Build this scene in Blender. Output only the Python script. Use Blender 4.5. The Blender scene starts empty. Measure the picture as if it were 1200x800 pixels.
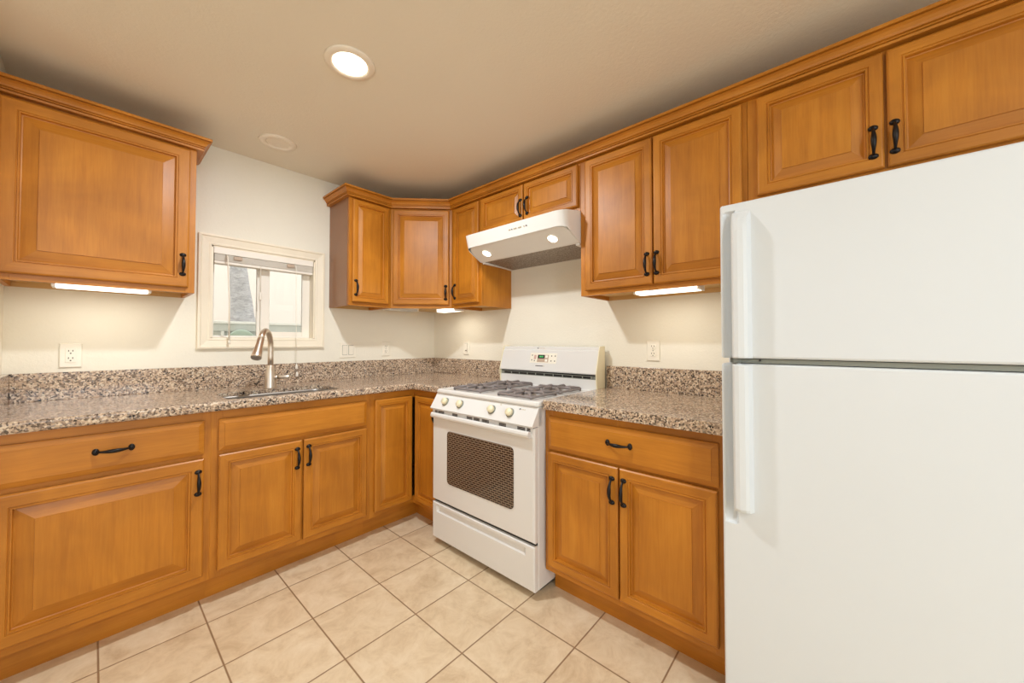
import bpy, bmesh, math, random
from mathutils import Matrix, Vector
random.seed(4)
SC = bpy.context.scene
COL = SC.collection
PI = math.pi
R = math.radians

# ------------------------------------------------------------------ camera, world, lights, exposure
H = 2.305                                  # ceiling height
cam = bpy.data.objects.new('camera', bpy.data.cameras.new('camera'))
COL.objects.link(cam)
cam.data.sensor_width = 36.0
cam.data.lens = 433.82 / 1200 * 36
cam.data.shift_x = 1.06 / 1200
cam.data.shift_y = -8.15 / 1200
cam.data.clip_start = 0.02
_yaw, _pit = 0.8448, 0.0201
_f = Vector((math.sin(_yaw) * math.cos(_pit), math.cos(_yaw) * math.cos(_pit), math.sin(_pit)))
_r = Vector((math.cos(_yaw), -math.sin(_yaw), 0))
_u = _r.cross(_f)
cam.matrix_world = Matrix(((_r.x, _u.x, -_f.x, -2.0259), (_r.y, _u.y, -_f.y, -2.7204), (_r.z, _u.z, -_f.z, 1.1623), (0, 0, 0, 1)))
SC.camera = cam

w = bpy.data.worlds.new('sky')
SC.world = w
w.use_nodes = True
w.node_tree.nodes['Background'].inputs['Color'].default_value = (1.0, 0.965, 0.93, 1)
w.node_tree.nodes['Background'].inputs['Strength'].default_value = 3.3

vs = SC.view_settings
SC.display_settings.display_device = 'sRGB'
vs.view_transform = 'Standard'
vs.look = 'None'
vs.gamma = 1
vs.use_curve_mapping = False
vs.exposure = -0.66
SC.cycles.use_denoising = True
SC.cycles.max_bounces = 10
SC.cycles.diffuse_bounces = 6
SC.cycles.glossy_bounces = 4
SC.cycles.transparent_max_bounces = 12
SC.cycles.caustics_reflective = False
SC.cycles.caustics_refractive = False
SC.cycles.sample_clamp_indirect = 6


def light(name, kind, loc, power, color, size=None, size_y=None, rot=(0, 0, 0), shape=None, spread=None):
    L = bpy.data.lights.new(name, kind)
    L.energy = power
    L.color = color
    if kind == 'AREA':
        L.shape = shape or ('RECTANGLE' if size_y else 'DISK')
        L.size = size
        if size_y:
            L.size_y = size_y
        if spread:
            L.spread = spread
    elif size is not None:
        L.shadow_soft_size = size
    o = bpy.data.objects.new(name, L)
    o.location = loc
    o.rotation_euler = rot
    COL.objects.link(o)
    return o


WARM = (0.90, 0.96, 1.0)
FILL_TINT = (0.63, 0.83, 1.0)
P_FILL_L, P_FILL_R, P_CAN, P_UCL, P_HOOD = 4, 46, 36, 1.2, 0.65
light('fill_left', 'AREA', (-4.93, -3.0, 1.45), P_FILL_L, FILL_TINT, 2.0, 1.3, (0, R(-90), 0))  # added fill lamp out of view, brightens surfaces facing the left wall
light('fill_rear', 'AREA', (-2.6, -5.13, 1.45), P_FILL_R, FILL_TINT, 2.4, 1.3, (R(90), 0, 0))  # added fill lamp behind the camera, lights the cabinet and refrigerator fronts


# ------------------------------------------------------------------ materials
class NT:
    def __init__(s, name):
        s.m = bpy.data.materials.new(name)
        s.m.use_nodes = True
        s.t = s.m.node_tree
        s.b = s.t.nodes['Principled BSDF']

    def n(s, typ, **kw):
        x = s.t.nodes.new(typ)
        for k, v in kw.items():
            setattr(x, k, v)
        return x

    def l(s, a, b):
        s.t.links.new(a, b)

    def setv(s, **kw):
        for k, v in kw.items():
            s.b.inputs[k.replace('_', ' ')].default_value = v


def ramp(nt, fac, stops, interp='LINEAR'):
    r = nt.n('ShaderNodeValToRGB')
    r.color_ramp.interpolation = interp
    e = r.color_ramp.elements
    while len(e) < len(stops):
        e.new(0.5)
    for i, (p, c) in enumerate(stops):
        e[i].position = p
        e[i].color = (*c, 1)
    nt.l(fac, r.inputs['Fac'])
    return r.outputs['Color']


def mixc(nt, fac, a, b, mode='MIX'):
    x = nt.n('ShaderNodeMix', data_type='RGBA', blend_type=mode)
    for i, v in ((0, fac), (6, a), (7, b)):
        if hasattr(v, 'is_output'):
            nt.l(v, x.inputs[i])
        elif i == 0:
            x.inputs[0].default_value = v
        else:
            x.inputs[i].default_value = (*v, 1)
    return x.outputs[2]


def bump(nt, height, strength, dist=0.001):
    b = nt.n('ShaderNodeBump')
    b.inputs['Strength'].default_value = strength
    b.inputs['Distance'].default_value = dist
    nt.l(height, b.inputs['Height'])
    nt.l(b.outputs[0], nt.b.inputs['Normal'])


def objcoord(nt, rnd=0.0):
    tc = nt.n('ShaderNodeTexCoord').outputs['Object']
    if not rnd:
        return tc
    oi = nt.n('ShaderNodeObjectInfo')
    mul = nt.n('ShaderNodeMath', operation='MULTIPLY')
    mul.inputs[1].default_value = rnd
    nt.l(oi.outputs['Random'], mul.inputs[0])
    add = nt.n('ShaderNodeVectorMath', operation='ADD')
    nt.l(tc, add.inputs[0])
    nt.l(mul.outputs[0], add.inputs[1])
    return add.outputs[0]


def scaled(nt, vec, s):
    m = nt.n('ShaderNodeMapping')
    m.inputs['Scale'].default_value = s
    nt.l(vec, m.inputs['Vector'])
    return m.outputs[0]


def noise(nt, vec, scale, detail=4, rough=0.55, dist=0.0):
    x = nt.n('ShaderNodeTexNoise')
    x.inputs['Scale'].default_value = scale
    x.inputs['Detail'].default_value = detail
    x.inputs['Roughness'].default_value = rough
    x.inputs['Distortion'].default_value = dist
    nt.l(vec, x.inputs['Vector'])
    return x.outputs['Fac']


def plain(name, col, rough=0.5, metal=0.0, coat=0.0, spec=0.5, mottled=0.03):
    nt = NT(name)
    v = objcoord(nt)
    f = noise(nt, v, 6, 3)
    c0 = tuple(c * (1 - mottled) for c in col)
    c1 = tuple(min(1, c * (1 + mottled)) for c in col)
    nt.l(ramp(nt, f, [(0.3, c0), (0.7, c1)]), nt.b.inputs['Base Color'])
    nt.setv(Roughness=rough, Metallic=metal)
    nt.b.inputs['Coat Weight'].default_value = coat
    nt.b.inputs['Coat Roughness'].default_value = 0.12
    nt.b.inputs['Specular IOR Level'].default_value = spec
    return nt.m


def srgb(r, g, b):
    f = lambda c: (c / 255 / 12.92) if c / 255 <= 0.04045 else ((c / 255 + 0.055) / 1.055) ** 2.4
    return (f(r), f(g), f(b))


def wood(name, vertical=True):
    nt = NT(name)
    v = objcoord(nt, 37.0)
    s = (1, 1, 0.09) if vertical else (0.09, 0.09, 1)
    grain = noise(nt, scaled(nt, v, s), 34, 6, 0.6, 0.4)
    fine = noise(nt, scaled(nt, v, (s[0], s[1], s[2] * 0.5) if vertical else (0.04, 0.04, 1)), 190, 3, 0.5)
    blot = noise(nt, v, 3.6, 3, 0.5, 0.6)
    c = ramp(nt, grain, [(0.12, WOOD[0]), (0.5, WOOD[1]), (0.90, WOOD[2])])
    c = mixc(nt, 0.13, c, ramp(nt, fine, [(0.35, WOOD[0]), (0.62, WOOD[2])]))
    c = mixc(nt, 0.55, c, ramp(nt, blot, [(0.32, (0.36, 0.33, 0.30)), (0.68, (0.62, 0.63, 0.65))]), 'OVERLAY')
    nt.l(c, nt.b.inputs['Base Color'])
    nt.setv(Roughness=0.42)
    nt.b.inputs['Specular IOR Level'].default_value = 0.35
    nt.b.inputs['Coat Weight'].default_value = 0.22
    nt.b.inputs['Coat Roughness'].default_value = 0.36
    bump(nt, fine, 0.06, 0.0006)
    return nt.m


WOOD = (srgb(160, 96, 22), srgb(184, 116, 30), srgb(198, 133, 44))
M = {}
M['wv'] = wood('maple_upright_grain', True)
M['wh'] = wood('maple_level_grain', False)
M['side_brown'] = plain('darker_brown_side', srgb(142, 98, 66), 0.3, mottled=0.05)
M['inside'] = plain('cabinet_underside', srgb(205, 165, 105), 0.5)


def granite():
    nt = NT('speckled_granite')
    v = objcoord(nt)
    wob = nt.n('ShaderNodeTexNoise')
    wob.inputs['Scale'].default_value = 90
    nt.l(v, wob.inputs['Vector'])
    mx = nt.n('ShaderNodeVectorMath', operation='MULTIPLY_ADD')
    nt.l(wob.outputs['Color'], mx.inputs[0])
    mx.inputs[1].default_value = (0.006,) * 3
    nt.l(v, mx.inputs[2])
    vo = nt.n('ShaderNodeTexVoronoi')
    vo.inputs['Scale'].default_value = 170
    nt.l(mx.outputs[0], vo.inputs['Vector'])
    sep = nt.n('ShaderNodeSeparateColor')
    nt.l(vo.outputs['Color'], sep.inputs[0])
    c = ramp(nt, sep.outputs[0], [(0.0, srgb(40, 36, 36)), (0.16, srgb(108, 92, 84)), (0.30, srgb(158, 136, 118)),
                                  (0.48, srgb(194, 170, 146)), (0.76, srgb(222, 206, 184)), (0.94, srgb(146, 138, 134))], 'CONSTANT')
    vo2 = nt.n('ShaderNodeTexVoronoi')
    vo2.inputs['Scale'].default_value = 75
    nt.l(mx.outputs[0], vo2.inputs['Vector'])
    sep2 = nt.n('ShaderNodeSeparateColor')
    nt.l(vo2.outputs['Color'], sep2.inputs[0])
    c2 = ramp(nt, sep2.outputs[1], [(0.0, srgb(60, 52, 52)), (0.14, srgb(190, 160, 132)), (0.7, srgb(206, 178, 148))], 'CONSTANT')
    c = mixc(nt, 0.20, c, c2)
    nt.l(c, nt.b.inputs['Base Color'])
    nt.setv(Roughness=0.12)
    return nt.m


M['granite'] = granite()


def wallmat(name, col, bs=0.35):
    nt = NT(name)
    v = objcoord(nt)
    f = noise(nt, v, 2.0, 2)
    nt.l(ramp(nt, f, [(0.3, tuple(c * 0.98 for c in col)), (0.7, col)]), nt.b.inputs['Base Color'])
    nt.setv(Roughness=0.75)
    nt.b.inputs['Specular IOR Level'].default_value = 0.3
    bump(nt, noise(nt, v, 75, 4, 0.6, 0.5), bs, 0.004)
    return nt.m


M['wall'] = wallmat('cream_textured_wall_paint', srgb(238, 233, 219))
M['ceil'] = wallmat('beige_textured_ceiling_paint', srgb(236, 228, 212), 0.3)


def tile():
    nt = NT('beige_floor_tiles')
    v = objcoord(nt)
    TS, TX, TY, G = 0.3009, -0.7949, -0.7468, 0.0032
    sx = nt.n('ShaderNodeSeparateXYZ')
    nt.l(v, sx.inputs[0])

    def math_(op, a, b=None):
        x = nt.n('ShaderNodeMath', operation=op)
        for i, q in enumerate((a, b)):
            if q is None:
                continue
            if hasattr(q, 'is_output'):
                nt.l(q, x.inputs[i])
            else:
                x.inputs[i].default_value = q
        return x.outputs[0]
    d, ids = [], []
    for ax, off in ((0, TX), (1, TY)):
        u = math_('DIVIDE', math_('SUBTRACT', sx.outputs[ax], off), TS)
        fr = math_('FRACT', u)
        ids.append(math_('FLOOR', u))
        d.append(math_('MULTIPLY', math_('MINIMUM', fr, math_('SUBTRACT', 1.0, fr)), TS))
    dist = math_('MINIMUM', d[0], d[1])
    mr = nt.n('ShaderNodeMapRange')
    mr.inputs[1].default_value = G * 0.5
    mr.inputs[2].default_value = G * 0.5 + 0.0022
    nt.l(dist, mr.inputs[0])
    comb = nt.n('ShaderNodeCombineXYZ')
    nt.l(ids[0], comb.inputs[0])
    nt.l(ids[1], comb.inputs[1])
    wn = nt.n('ShaderNodeTexWhiteNoise')
    nt.l(comb.outputs[0], wn.inputs['Vector'])
    off = nt.n('ShaderNodeVectorMath', operation='MULTIPLY_ADD')
    nt.l(wn.outputs['Color'], off.inputs[0])
    off.inputs[1].default_value = (9, 9, 9)
    nt.l(v, off.inputs[2])
    a = noise(nt, off.outputs[0], 9, 9, 0.72, 0.5)
    c = ramp(nt, a, [(0.30, srgb(200, 174, 140)), (0.5, srgb(221, 200, 168)), (0.70, srgb(233, 216, 188))])
    c = mixc(nt, 0.07, c, wn.outputs['Value'], 'SOFT_LIGHT')
    c = mixc(nt, mr.outputs[0], srgb(146, 116, 86), c)
    nt.l(c, nt.b.inputs['Base Color'])
    nt.setv(Roughness=0.42)
    bump(nt, mr.outputs[0], 0.5, 0.0015)
    return nt.m


M['tile'] = tile()
M['white'] = plain('white_enamel', srgb(224, 223, 221), 0.22, coat=0.3, mottled=0.004)
M['fridge'] = plain('white_appliance_paint', srgb(218, 223, 227), 0.36, mottled=0.004)
M['gasket'] = plain('grey_gasket', srgb(136, 138, 128), 0.6)
M['almond'] = plain('almond_plastic', srgb(232, 222, 190), 0.35)
M['plate'] = plain('ivory_plastic', srgb(240, 234, 220), 0.35)
M['trim'] = plain('cream_window_trim', srgb(240, 230, 210), 0.45)
M['vinyl'] = plain('white_vinyl', srgb(242, 236, 226), 0.4)
M['black'] = plain('oil_rubbed_bronze', srgb(34, 30, 30), 0.33, 0.6)
M['dark'] = plain('black_plastic', srgb(22, 22, 24), 0.4)
M['slot'] = plain('dark_slot', srgb(70, 58, 48), 0.6)
M['iron'] = plain('grey_cast_iron', srgb(126, 117, 115), 0.5, 0.1, mottled=0.12)
M['burner'] = plain('burner_metal', srgb(150, 140, 134), 0.45, 0.5)
M['nickel'] = plain('brushed_nickel', srgb(216, 204, 190), 0.34, 1.0)
M['steel'] = plain('brushed_steel', srgb(158, 152, 146), 0.42, 1.0)
M['print'] = plain('grey_print', srgb(96, 92, 92), 0.6)
M['faint'] = plain('faint_print', srgb(190, 176, 150), 0.6)
M['pink'] = plain('dusty_pink_button', srgb(206, 170, 158), 0.5)
M['taupe'] = plain('taupe_button_field', srgb(188, 166, 146), 0.5)


def emit(name, col, strength):
    nt = NT(name)
    nt.setv(Base_Color=(*col, 1))
    nt.b.inputs['Emission Color'].default_value = (*col, 1)
    nt.b.inputs['Emission Strength'].default_value = strength
    return nt.m


M['lens'] = emit('lit_lens', (1.0, 0.93, 0.80), 9)
M['tube'] = emit('lit_diffuser', (1.0, 0.93, 0.78), 4.0)
M['digits'] = emit('green_digits', (0.08, 0.5, 0.16), 0.6)
M['lensoff'] = plain('unlit_diffuser', srgb(206, 206, 204), 0.3)


def glassmat():
    nt = NT('window_glass')
    nt.t.nodes.remove(nt.b)
    tr = nt.n('ShaderNodeBsdfTransparent')
    tr.inputs[0].default_value = (0.93, 0.95, 0.94, 1)
    gl = nt.n('ShaderNodeBsdfGlossy')
    gl.inputs['Roughness'].default_value = 0.02
    lw = nt.n('ShaderNodeFresnel')
    lw.inputs[0].default_value = 1.45
    mx = nt.n('ShaderNodeMixShader')
    nt.l(lw.outputs[0], mx.inputs[0])
    nt.l(tr.outputs[0], mx.inputs[1])
    nt.l(gl.outputs[0], mx.inputs[2])
    nt.l(mx.outputs[0], nt.t.nodes['Material Output'].inputs['Surface'])
    return nt.m


M['glass'] = glassmat()


def ovenglass():
    nt = NT('dotted_oven_glass')
    v = objcoord(nt)
    sx = nt.n('ShaderNodeSeparateXYZ')
    nt.l(v, sx.inputs[0])
    cb = nt.n('ShaderNodeCombineXYZ')
    nt.l(sx.outputs[0], cb.inputs[0])
    nt.l(sx.outputs[2], cb.inputs[1])
    br = nt.n('ShaderNodeTexBrick')
    br.inputs['Scale'].default_value = 1.0
    br.inputs['Brick Width'].default_value = 0.030
    br.inputs['Row Height'].default_value = 0.0112
    br.inputs['Mortar Size'].default_value = 0.0025
    br.inputs['Mortar Smooth'].default_value = 0.35
    br.inputs['Color1'].default_value = (*srgb(44, 31, 26), 1)
    br.inputs['Color2'].default_value = (*srgb(54, 37, 31), 1)
    br.inputs['Mortar'].default_value = (*srgb(132, 114, 96), 1)
    nt.l(cb.outputs[0], br.inputs['Vector'])
    nt.l(br.outputs['Color'], nt.b.inputs['Base Color'])
    nt.setv(Roughness=0.15)
    return nt.m


M['oven'] = ovenglass()


def filtermat():
    nt = NT('mesh_filter')
    v = objcoord(nt)
    vo = nt.n('ShaderNodeTexVoronoi')
    vo.inputs['Scale'].default_value = 130
    nt.l(v, vo.inputs['Vector'])
    nt.l(ramp(nt, vo.outputs['Distance'], [(0.1, srgb(190, 178, 164)), (0.6, srgb(120, 108, 98))]), nt.b.inputs['Base Color'])
    nt.setv(Roughness=0.45, Metallic=0.35)
    return nt.m


M['filter'] = filtermat()


def barkmat():
    nt = NT('grey_palm_bark')
    v = objcoord(nt)
    a = noise(nt, scaled(nt, v, (1, 1, 3.0)), 14, 5, 0.65, 1.0)
    nt.l(ramp(nt, a, [(0.3, srgb(150, 148, 150)), (0.7, srgb(204, 202, 204))]), nt.b.inputs['Base Color'])
    nt.setv(Roughness=0.9)
    bump(nt, a, 0.5, 0.02)
    return nt.m


M['bark'] = barkmat()
M['stucco'] = wallmat('pale_exterior_stucco', srgb(236, 226, 218), 0.5)
M['fence'] = plain('grey_green_fence_paint', srgb(204, 208, 206), 0.6, mottled=0.06)
M['fencewhite'] = plain('white_fence_paint', srgb(240, 240, 238), 0.5)
M['coil'] = plain('pale_green_hose', srgb(178, 196, 182), 0.5)
M['earth'] = plain('pale_concrete', srgb(190, 182, 170), 0.9, mottled=0.08)


# ------------------------------------------------------------------ mesh helpers
class MB:
    def __init__(s, *mats):
        s.bm = bmesh.new()
        s.mats = list(mats)

    def _mi(s, faces, mi):
        for f in faces:
            f.material_index = mi

    def box(s, x0, x1, y0, y1, z0, z1, bev=0.0, mi=0, seg=2):
        x0, x1 = min(x0, x1), max(x0, x1)
        y0, y1 = min(y0, y1), max(y0, y1)
        z0, z1 = min(z0, z1), max(z0, z1)
        v = [s.bm.verts.new(p) for p in ((x0, y0, z0), (x1, y0, z0), (x1, y1, z0), (x0, y1, z0), (x0, y0, z1), (x1, y0, z1), (x1, y1, z1), (x0, y1, z1))]
        fs = [s.bm.faces.new([v[i] for i in q]) for q in ((3, 2, 1, 0), (4, 5, 6, 7), (0, 1, 5, 4), (1, 2, 6, 5), (2, 3, 7, 6), (3, 0, 4, 7))]
        s._mi(fs, mi)
        if bev:
            es = list({e for f in fs for e in f.edges})
            r = bmesh.ops.bevel(s.bm, geom=es, offset=bev, segments=seg, profile=0.5, affect='EDGES')
            s._mi(r['faces'], mi)
        return s

    def loft(s, rings, mi=0, caps=True, close=True, smooth=False):
        vs_ = [[s.bm.verts.new(p) for p in r] for r in rings]
        n = len(vs_[0])
        fs = []
        for a, b in zip(vs_[:-1], vs_[1:]):
            for i in range(n if close else n - 1):
                j = (i + 1) % n
                fs.append(s.bm.faces.new((a[i], a[j], b[j], b[i])))
        if caps:
            fs.append(s.bm.faces.new(list(reversed(vs_[0]))))
            fs.append(s.bm.faces.new(vs_[-1]))
        s._mi(fs, mi)
        if smooth:
            for f in fs:
                if len(f.verts) == 4:
                    f.smooth = True
        return s

    def prism(s, poly, axis, a, b, mi=0):
        """poly: 2D points; axis the extrusion axis; the 2D coords are the other axes in xyz order"""
        def P(q, t):
            return {'x': (t, q[0], q[1]), 'y': (q[0], t, q[1]), 'z': (q[0], q[1], t)}[axis]
        return s.loft([[P(q, a) for q in poly], [P(q, b) for q in poly]], mi)

    def tube(s, pts, rad, n=12, mi=0, flat=1.0):
        pts = [Vector(p) for p in pts]
        if not hasattr(rad, '__len__'):
            rad = [rad] * len(pts)
        rings = []
        up = None
        for i, p in enumerate(pts):
            t = (pts[min(i + 1, len(pts) - 1)] - pts[max(i - 1, 0)]).normalized()
            if up is None:
                up = Vector((0, 0, 1)) if abs(t.z) < 0.9 else Vector((1, 0, 0))
            a = t.cross(up).normalized()
            b = a.cross(t).normalized()
            up = b
            rings.append([p + (a * math.cos(2 * PI * k / n) + b * math.sin(2 * PI * k / n) * flat) * rad[i] for k in range(n)])
        return s.loft(rings, mi, smooth=True)

    def lathe(s, prof, origin=(0, 0, 0), axis=(0, 0, 1), n=32, mi=0, smooth=True):
        o, ax = Vector(origin), Vector(axis).normalized()
        a = ax.cross(Vector((0.3, 0.9, 0.2))).normalized()
        b = ax.cross(a)
        rings = [[o + ax * h + (a * math.cos(2 * PI * k / n) + b * math.sin(2 * PI * k / n)) * max(r, 1e-5) for k in range(n)] for r, h in prof]
        return s.loft(rings, mi, smooth=smooth)

    def rings_front(s, rects, yback, mis=None, field_mi=0):
        """rects: (x0,x1,z0,z1,y) nested from the outside in, facing -y; closed to a back at yback. mis: material (sides, top/bottom)."""
        mis = mis or (0, 0)
        R_ = [[(x0, y, z0), (x1, y, z0), (x1, y, z1), (x0, y, z1)] for x0, x1, z0, z1, y in rects]
        x0, x1, z0, z1, _ = rects[0]
        R_.insert(0, [(x0, yback, z0), (x1, yback, z0), (x1, yback, z1), (x0, yback, z1)])
        V = [[s.bm.verts.new(p) for p in r] for r in R_]
        for a, b in zip(V[:-1], V[1:]):
            for i in range(4):
                j = (i + 1) % 4
                f = s.bm.faces.new((a[i], a[j], b[j], b[i]))
                f.material_index = mis[1] if i in (0, 2) else mis[0]
        f = s.bm.faces.new(V[-1])
        f.material_index = field_mi
        s.bm.faces.new(list(reversed(V[0])))
        return s

    def move(s, mat):
        bmesh.ops.transform(s.bm, matrix=mat, verts=s.bm.verts)
        return s

    def build(s, name, parent=None, label=None, smooth=False):
        bmesh.ops.recalc_face_normals(s.bm, faces=s.bm.faces)
        me = bpy.data.meshes.new(name)
        s.bm.to_mesh(me)
        s.bm.free()
        for m in s.mats:
            me.materials.append(m)
        o = bpy.data.objects.new(name, me)
        COL.objects.link(o)
        if smooth:
            for p in me.polygons:
                p.use_smooth = True
        if parent is not None:
            o.parent = parent
        if label:
            o['label'] = label
        return o


def thing(name, label, cat, loc=(0, 0, 0), rz=0.0, group=None, kind=None):
    o = bpy.data.objects.new(name, None)
    COL.objects.link(o)
    o.empty_display_size = 0.05
    o.matrix_world = Matrix.Translation(loc) @ Matrix.Rotation(rz, 4, 'Z')
    if kind:
        o['kind'] = kind
    if label:
        o['label'] = label
        o['category'] = cat
    if group:
        o['group'] = group
    return o


def struct(mb, name, loc=None, parent=None):
    o = mb.build(name, parent)
    o['kind'] = 'structure'
    return o


def rrect(x0, x1, y0, y1, r, n=6):
    pts = []
    for cx, cy, a0 in ((x1 - r, y1 - r, 0), (x0 + r, y1 - r, 90), (x0 + r, y0 + r, 180), (x1 - r, y0 + r, 270)):
        for k in range(n + 1):
            a = R(a0 + 90 * k / n)
            pts.append((cx + r * math.cos(a), cy + r * math.sin(a)))
    return pts


# ------------------------------------------------------------------ room shell
XW, YR = -5.0, -5.2
struct(MB(M['tile']).box(XW - .12, .12, YR - .12, .12, -0.12, 0), 'floor')
# ceiling with two round openings for the recessed lamps (cut as square wells hidden behind their trims)
CAN = [(-1.345, -1.232), (-1.342, -0.325), (-2.25, -4.1)]  # the last well is for the added fill lamp


def slab_with_wells(mb, x0, x1, y0, y1, z0, z1, wells, r):
    xs = sorted({x0, x1} | {c[0] - r for c in wells} | {c[0] + r for c in wells})
    ys = sorted({y0, y1} | {c[1] - r for c in wells} | {c[1] + r for c in wells})
    for a, b in zip(xs[:-1], xs[1:]):
        for c, d in zip(ys[:-1], ys[1:]):
            mx_, my_ = (a + b) / 2, (c + d) / 2
            if any(abs(mx_ - q[0]) < r and abs(my_ - q[1]) < r for q in wells):
                continue
            mb.box(a, b, c, d, z0, z1)
    return mb


struct(slab_with_wells(MB(M['ceil']), XW - .12, .12, YR - .12, .12, H, H + .14, CAN, 0.062), 'ceiling')
WX0, WX1, WZ0, WZ1 = -1.580, -1.016, 1.180, 1.725        # window opening
mb = MB(M['wall'])
for x0, x1, z0, z1 in ((XW, WX0, 0, H), (WX1, .12, 0, H), (WX0, WX1, 0, WZ0), (WX0, WX1, WZ1, H)):
    mb.box(x0, x1, 0, .12, z0, z1)
struct(mb, 'wall_back')
struct(MB(M['wall']).box(0, .12, YR, 0, 0, H), 'wall_right')
struct(MB(M['wall']).box(-2.41, -2.29, -0.72, 0, 0, H), 'wall_partition')
mb = MB(M['wall'])
for y0, y1, z0, z1 in ((YR, -4.1, 0, H), (-1.9, .12, 0, H), (-4.1, -1.9, 0, .75), (-4.1, -1.9, 2.15, H)):
    mb.box(XW - .12, XW, y0, y1, z0, z1)
struct(mb, 'wall_left')
mb = MB(M['wall'])
for x0, x1, z0, z1 in ((XW, -3.9, 0, H), (-1.3, .12, 0, H), (-3.9, -1.3, 0, .75), (-3.9, -1.3, 2.15, H)):
    mb.box(x0, x1, YR - .12, YR, z0, z1)
struct(mb, 'wall_rear')
for nm, vert in (('added_window_left', 0), ('added_window_rear', 1)):  # unseen windows, added as openings for the two fill lamps
    mb = MB(M['vinyl'])
    a0, a1 = ((-4.1, -1.9), (-3.9, -1.3))[vert]
    for q in (a0, (a0 + a1) / 2 - .03, a1 - .06):
        if vert:
            mb.box(q, q + .06, YR - .08, YR - .03, .75, 2.15)
        else:
            mb.box(XW - .08, XW - .03, q, q + .06, .75, 2.15)
    for z in (.75, 2.09):
        if vert:
            mb.box(a0, a1, YR - .08, YR - .03, z, z + .06)
        else:
            mb.box(XW - .08, XW - .03, a0, a1, z, z + .06)
    struct(mb, nm)

# ------------------------------------------------------------------ window over the sink
win = thing('window_1', None, None, (-1.298, 0, 1.18), kind='structure')


def local(o):
    return Matrix.Translation(-Vector(o.location))


mb = MB(M['trim'])
# casing: moulded picture-frame boards on the wall
prof = [(0.0, 0.0), (0.0, -.020), (.010, -.022), (.016, -.016), (.046, -.011), (.052, -.013), (.060, -.011), (.061, 0.0)]
o0 = (-1.641, -0.955, 1.124, 1.786)
rr = []
for ins, y in prof:
    rr.append([(o0[0] + ins, y, o0[2] + ins), (o0[1] - ins, y, o0[2] + ins), (o0[1] - ins, y, o0[3] - ins), (o0[0] + ins, y, o0[3] - ins)])
mb.loft(rr, caps=False)
mb.move(local(win))
struct(mb, 'window_casing', parent=win)
mb = MB(M['trim'])
for x0, x1, z0, z1 in ((WX0, WX0 + .008, WZ0, WZ1), (WX1 - .008, WX1, WZ0, WZ1), (WX0, WX1, WZ0, WZ0 + .008), (WX0, WX1, WZ1 - .008, WZ1)):
    mb.box(x0, x1, -.004, .062, z0, z1)
mb.move(local(win))
struct(mb, 'window_jamb', parent=win)


def frame(mb, x0, x1, z0, z1, wl, wr, wb, wt, y0, y1, bev=.003):
    mb.box(x0, x0 + wl, y0, y1, z0, z1, bev)
    mb.box(x1 - wr, x1, y0, y1, z0, z1, bev)
    mb.box(x0 + wl, x1 - wr, y0, y1, z0, z0 + wb, bev)
    mb.box(x0 + wl, x1 - wr, y0, y1, z1 - wt, z1, bev)
    return mb


mb = frame(MB(M['vinyl']), WX0 + .008, WX1 - .008, WZ0 + .008, WZ1 - .008, .010, .012, .010, .03, .062, .115).move(local(win))
struct(mb, 'window_frame', parent=win)
mb = frame(MB(M['vinyl']), -1.562, -1.272, 1.190, 1.70, .010, .062, .012, .03, .086, .108).move(local(win))
struct(mb, 'fixed_sash', parent=win)
struct(MB(M['glass']).box(-1.553, -1.333, .095, .099, 1.201, 1.672).move(local(win)), 'window_pane', parent=win)
mb = frame(MB(M['vinyl']), -1.318, -1.028, 1.188, 1.70, .050, .044, .042, .03, .064, .086).move(local(win))
struct(mb, 'sliding_sash', parent=win)
struct(MB(M['glass']).box(-1.270, -1.070, .073, .077, 1.228, 1.672).move(local(win)), 'window_pane', parent=win)

# blind gathered at the head of the window
bl = thing('window_blind', 'raised cream slatted blind gathered at the top of the small window', 'blind', (-1.298, .02, 1.62))
LB = local(bl)
MB(M['vinyl']).box(-1.570, -1.027, -.004, .006, 1.681, 1.718, .002).move(LB).build('valance', bl)
MB(M['vinyl']).box(-1.565, -1.030, .008, .050, 1.684, 1.712, .002).move(LB).build('head_rail', bl)
mb = MB(M['vinyl'])
for k in range(9):
    z = 1.6425 + k * .0042
    mb.box(-1.566, -1.028, .002, .050, z, z + .0027, .0007)
mb.move(LB).build('slat_stack', bl)
MB(M['vinyl']).box(-1.567, -1.027, .000, .052, 1.624, 1.640, .004).move(LB).build('bottom_rail', bl)
for x in (-1.455, -1.168):
    MB(M['taupe']).box(x - .022, x + .022, -.010, -.004, 1.655, 1.676, .003).move(LB).build('ladder_clip', bl, 'taupe plastic clip')
MB(M['plate']).tube([(-1.510, -.006, 1.676), (-1.510, -.034, 1.66), (-1.500, -.036, 1.40), (-1.499, -.036, 1.17)], .0042, 8).tube([(-1.499, -.036, 1.172), (-1.499, -.036, 1.15)], [.0055, .007], 8).move(LB).build('tilt_wand', bl)
pc = MB(M['plate']).tube([(-1.146, -.006, 1.672), (-1.145, -.036, 1.66), (-1.140, -.037, 1.2), (-1.136, -.037, 1.0)], .0016, 6).tube([(-1.139, -.037, 1.10), (-1.134, -.038, 0.955)], .0013, 6).move(LB).build('pull_cord', bl)
for x, z in ((-1.136, .985), (-1.133, .935)):
    MB(M['vinyl']).lathe([(.003, .030), (.006, .024), (.009, .004), (.007, 0)], (x, -.037, z), n=12).move(LB).build('tassel', pc)
tc_ = MB(M['plate']).tube([(-1.338, -.006, 1.64), (-1.337, -.004, 1.47)], .0016, 6).move(LB).build('tilt_cord', bl)
MB(M['vinyl']).lathe([(.003, .05), (.006, .04), (.008, .004), (.006, 0)], (-1.337, -.004, 1.425), n=12).move(LB).build('tassel', tc_)

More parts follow.
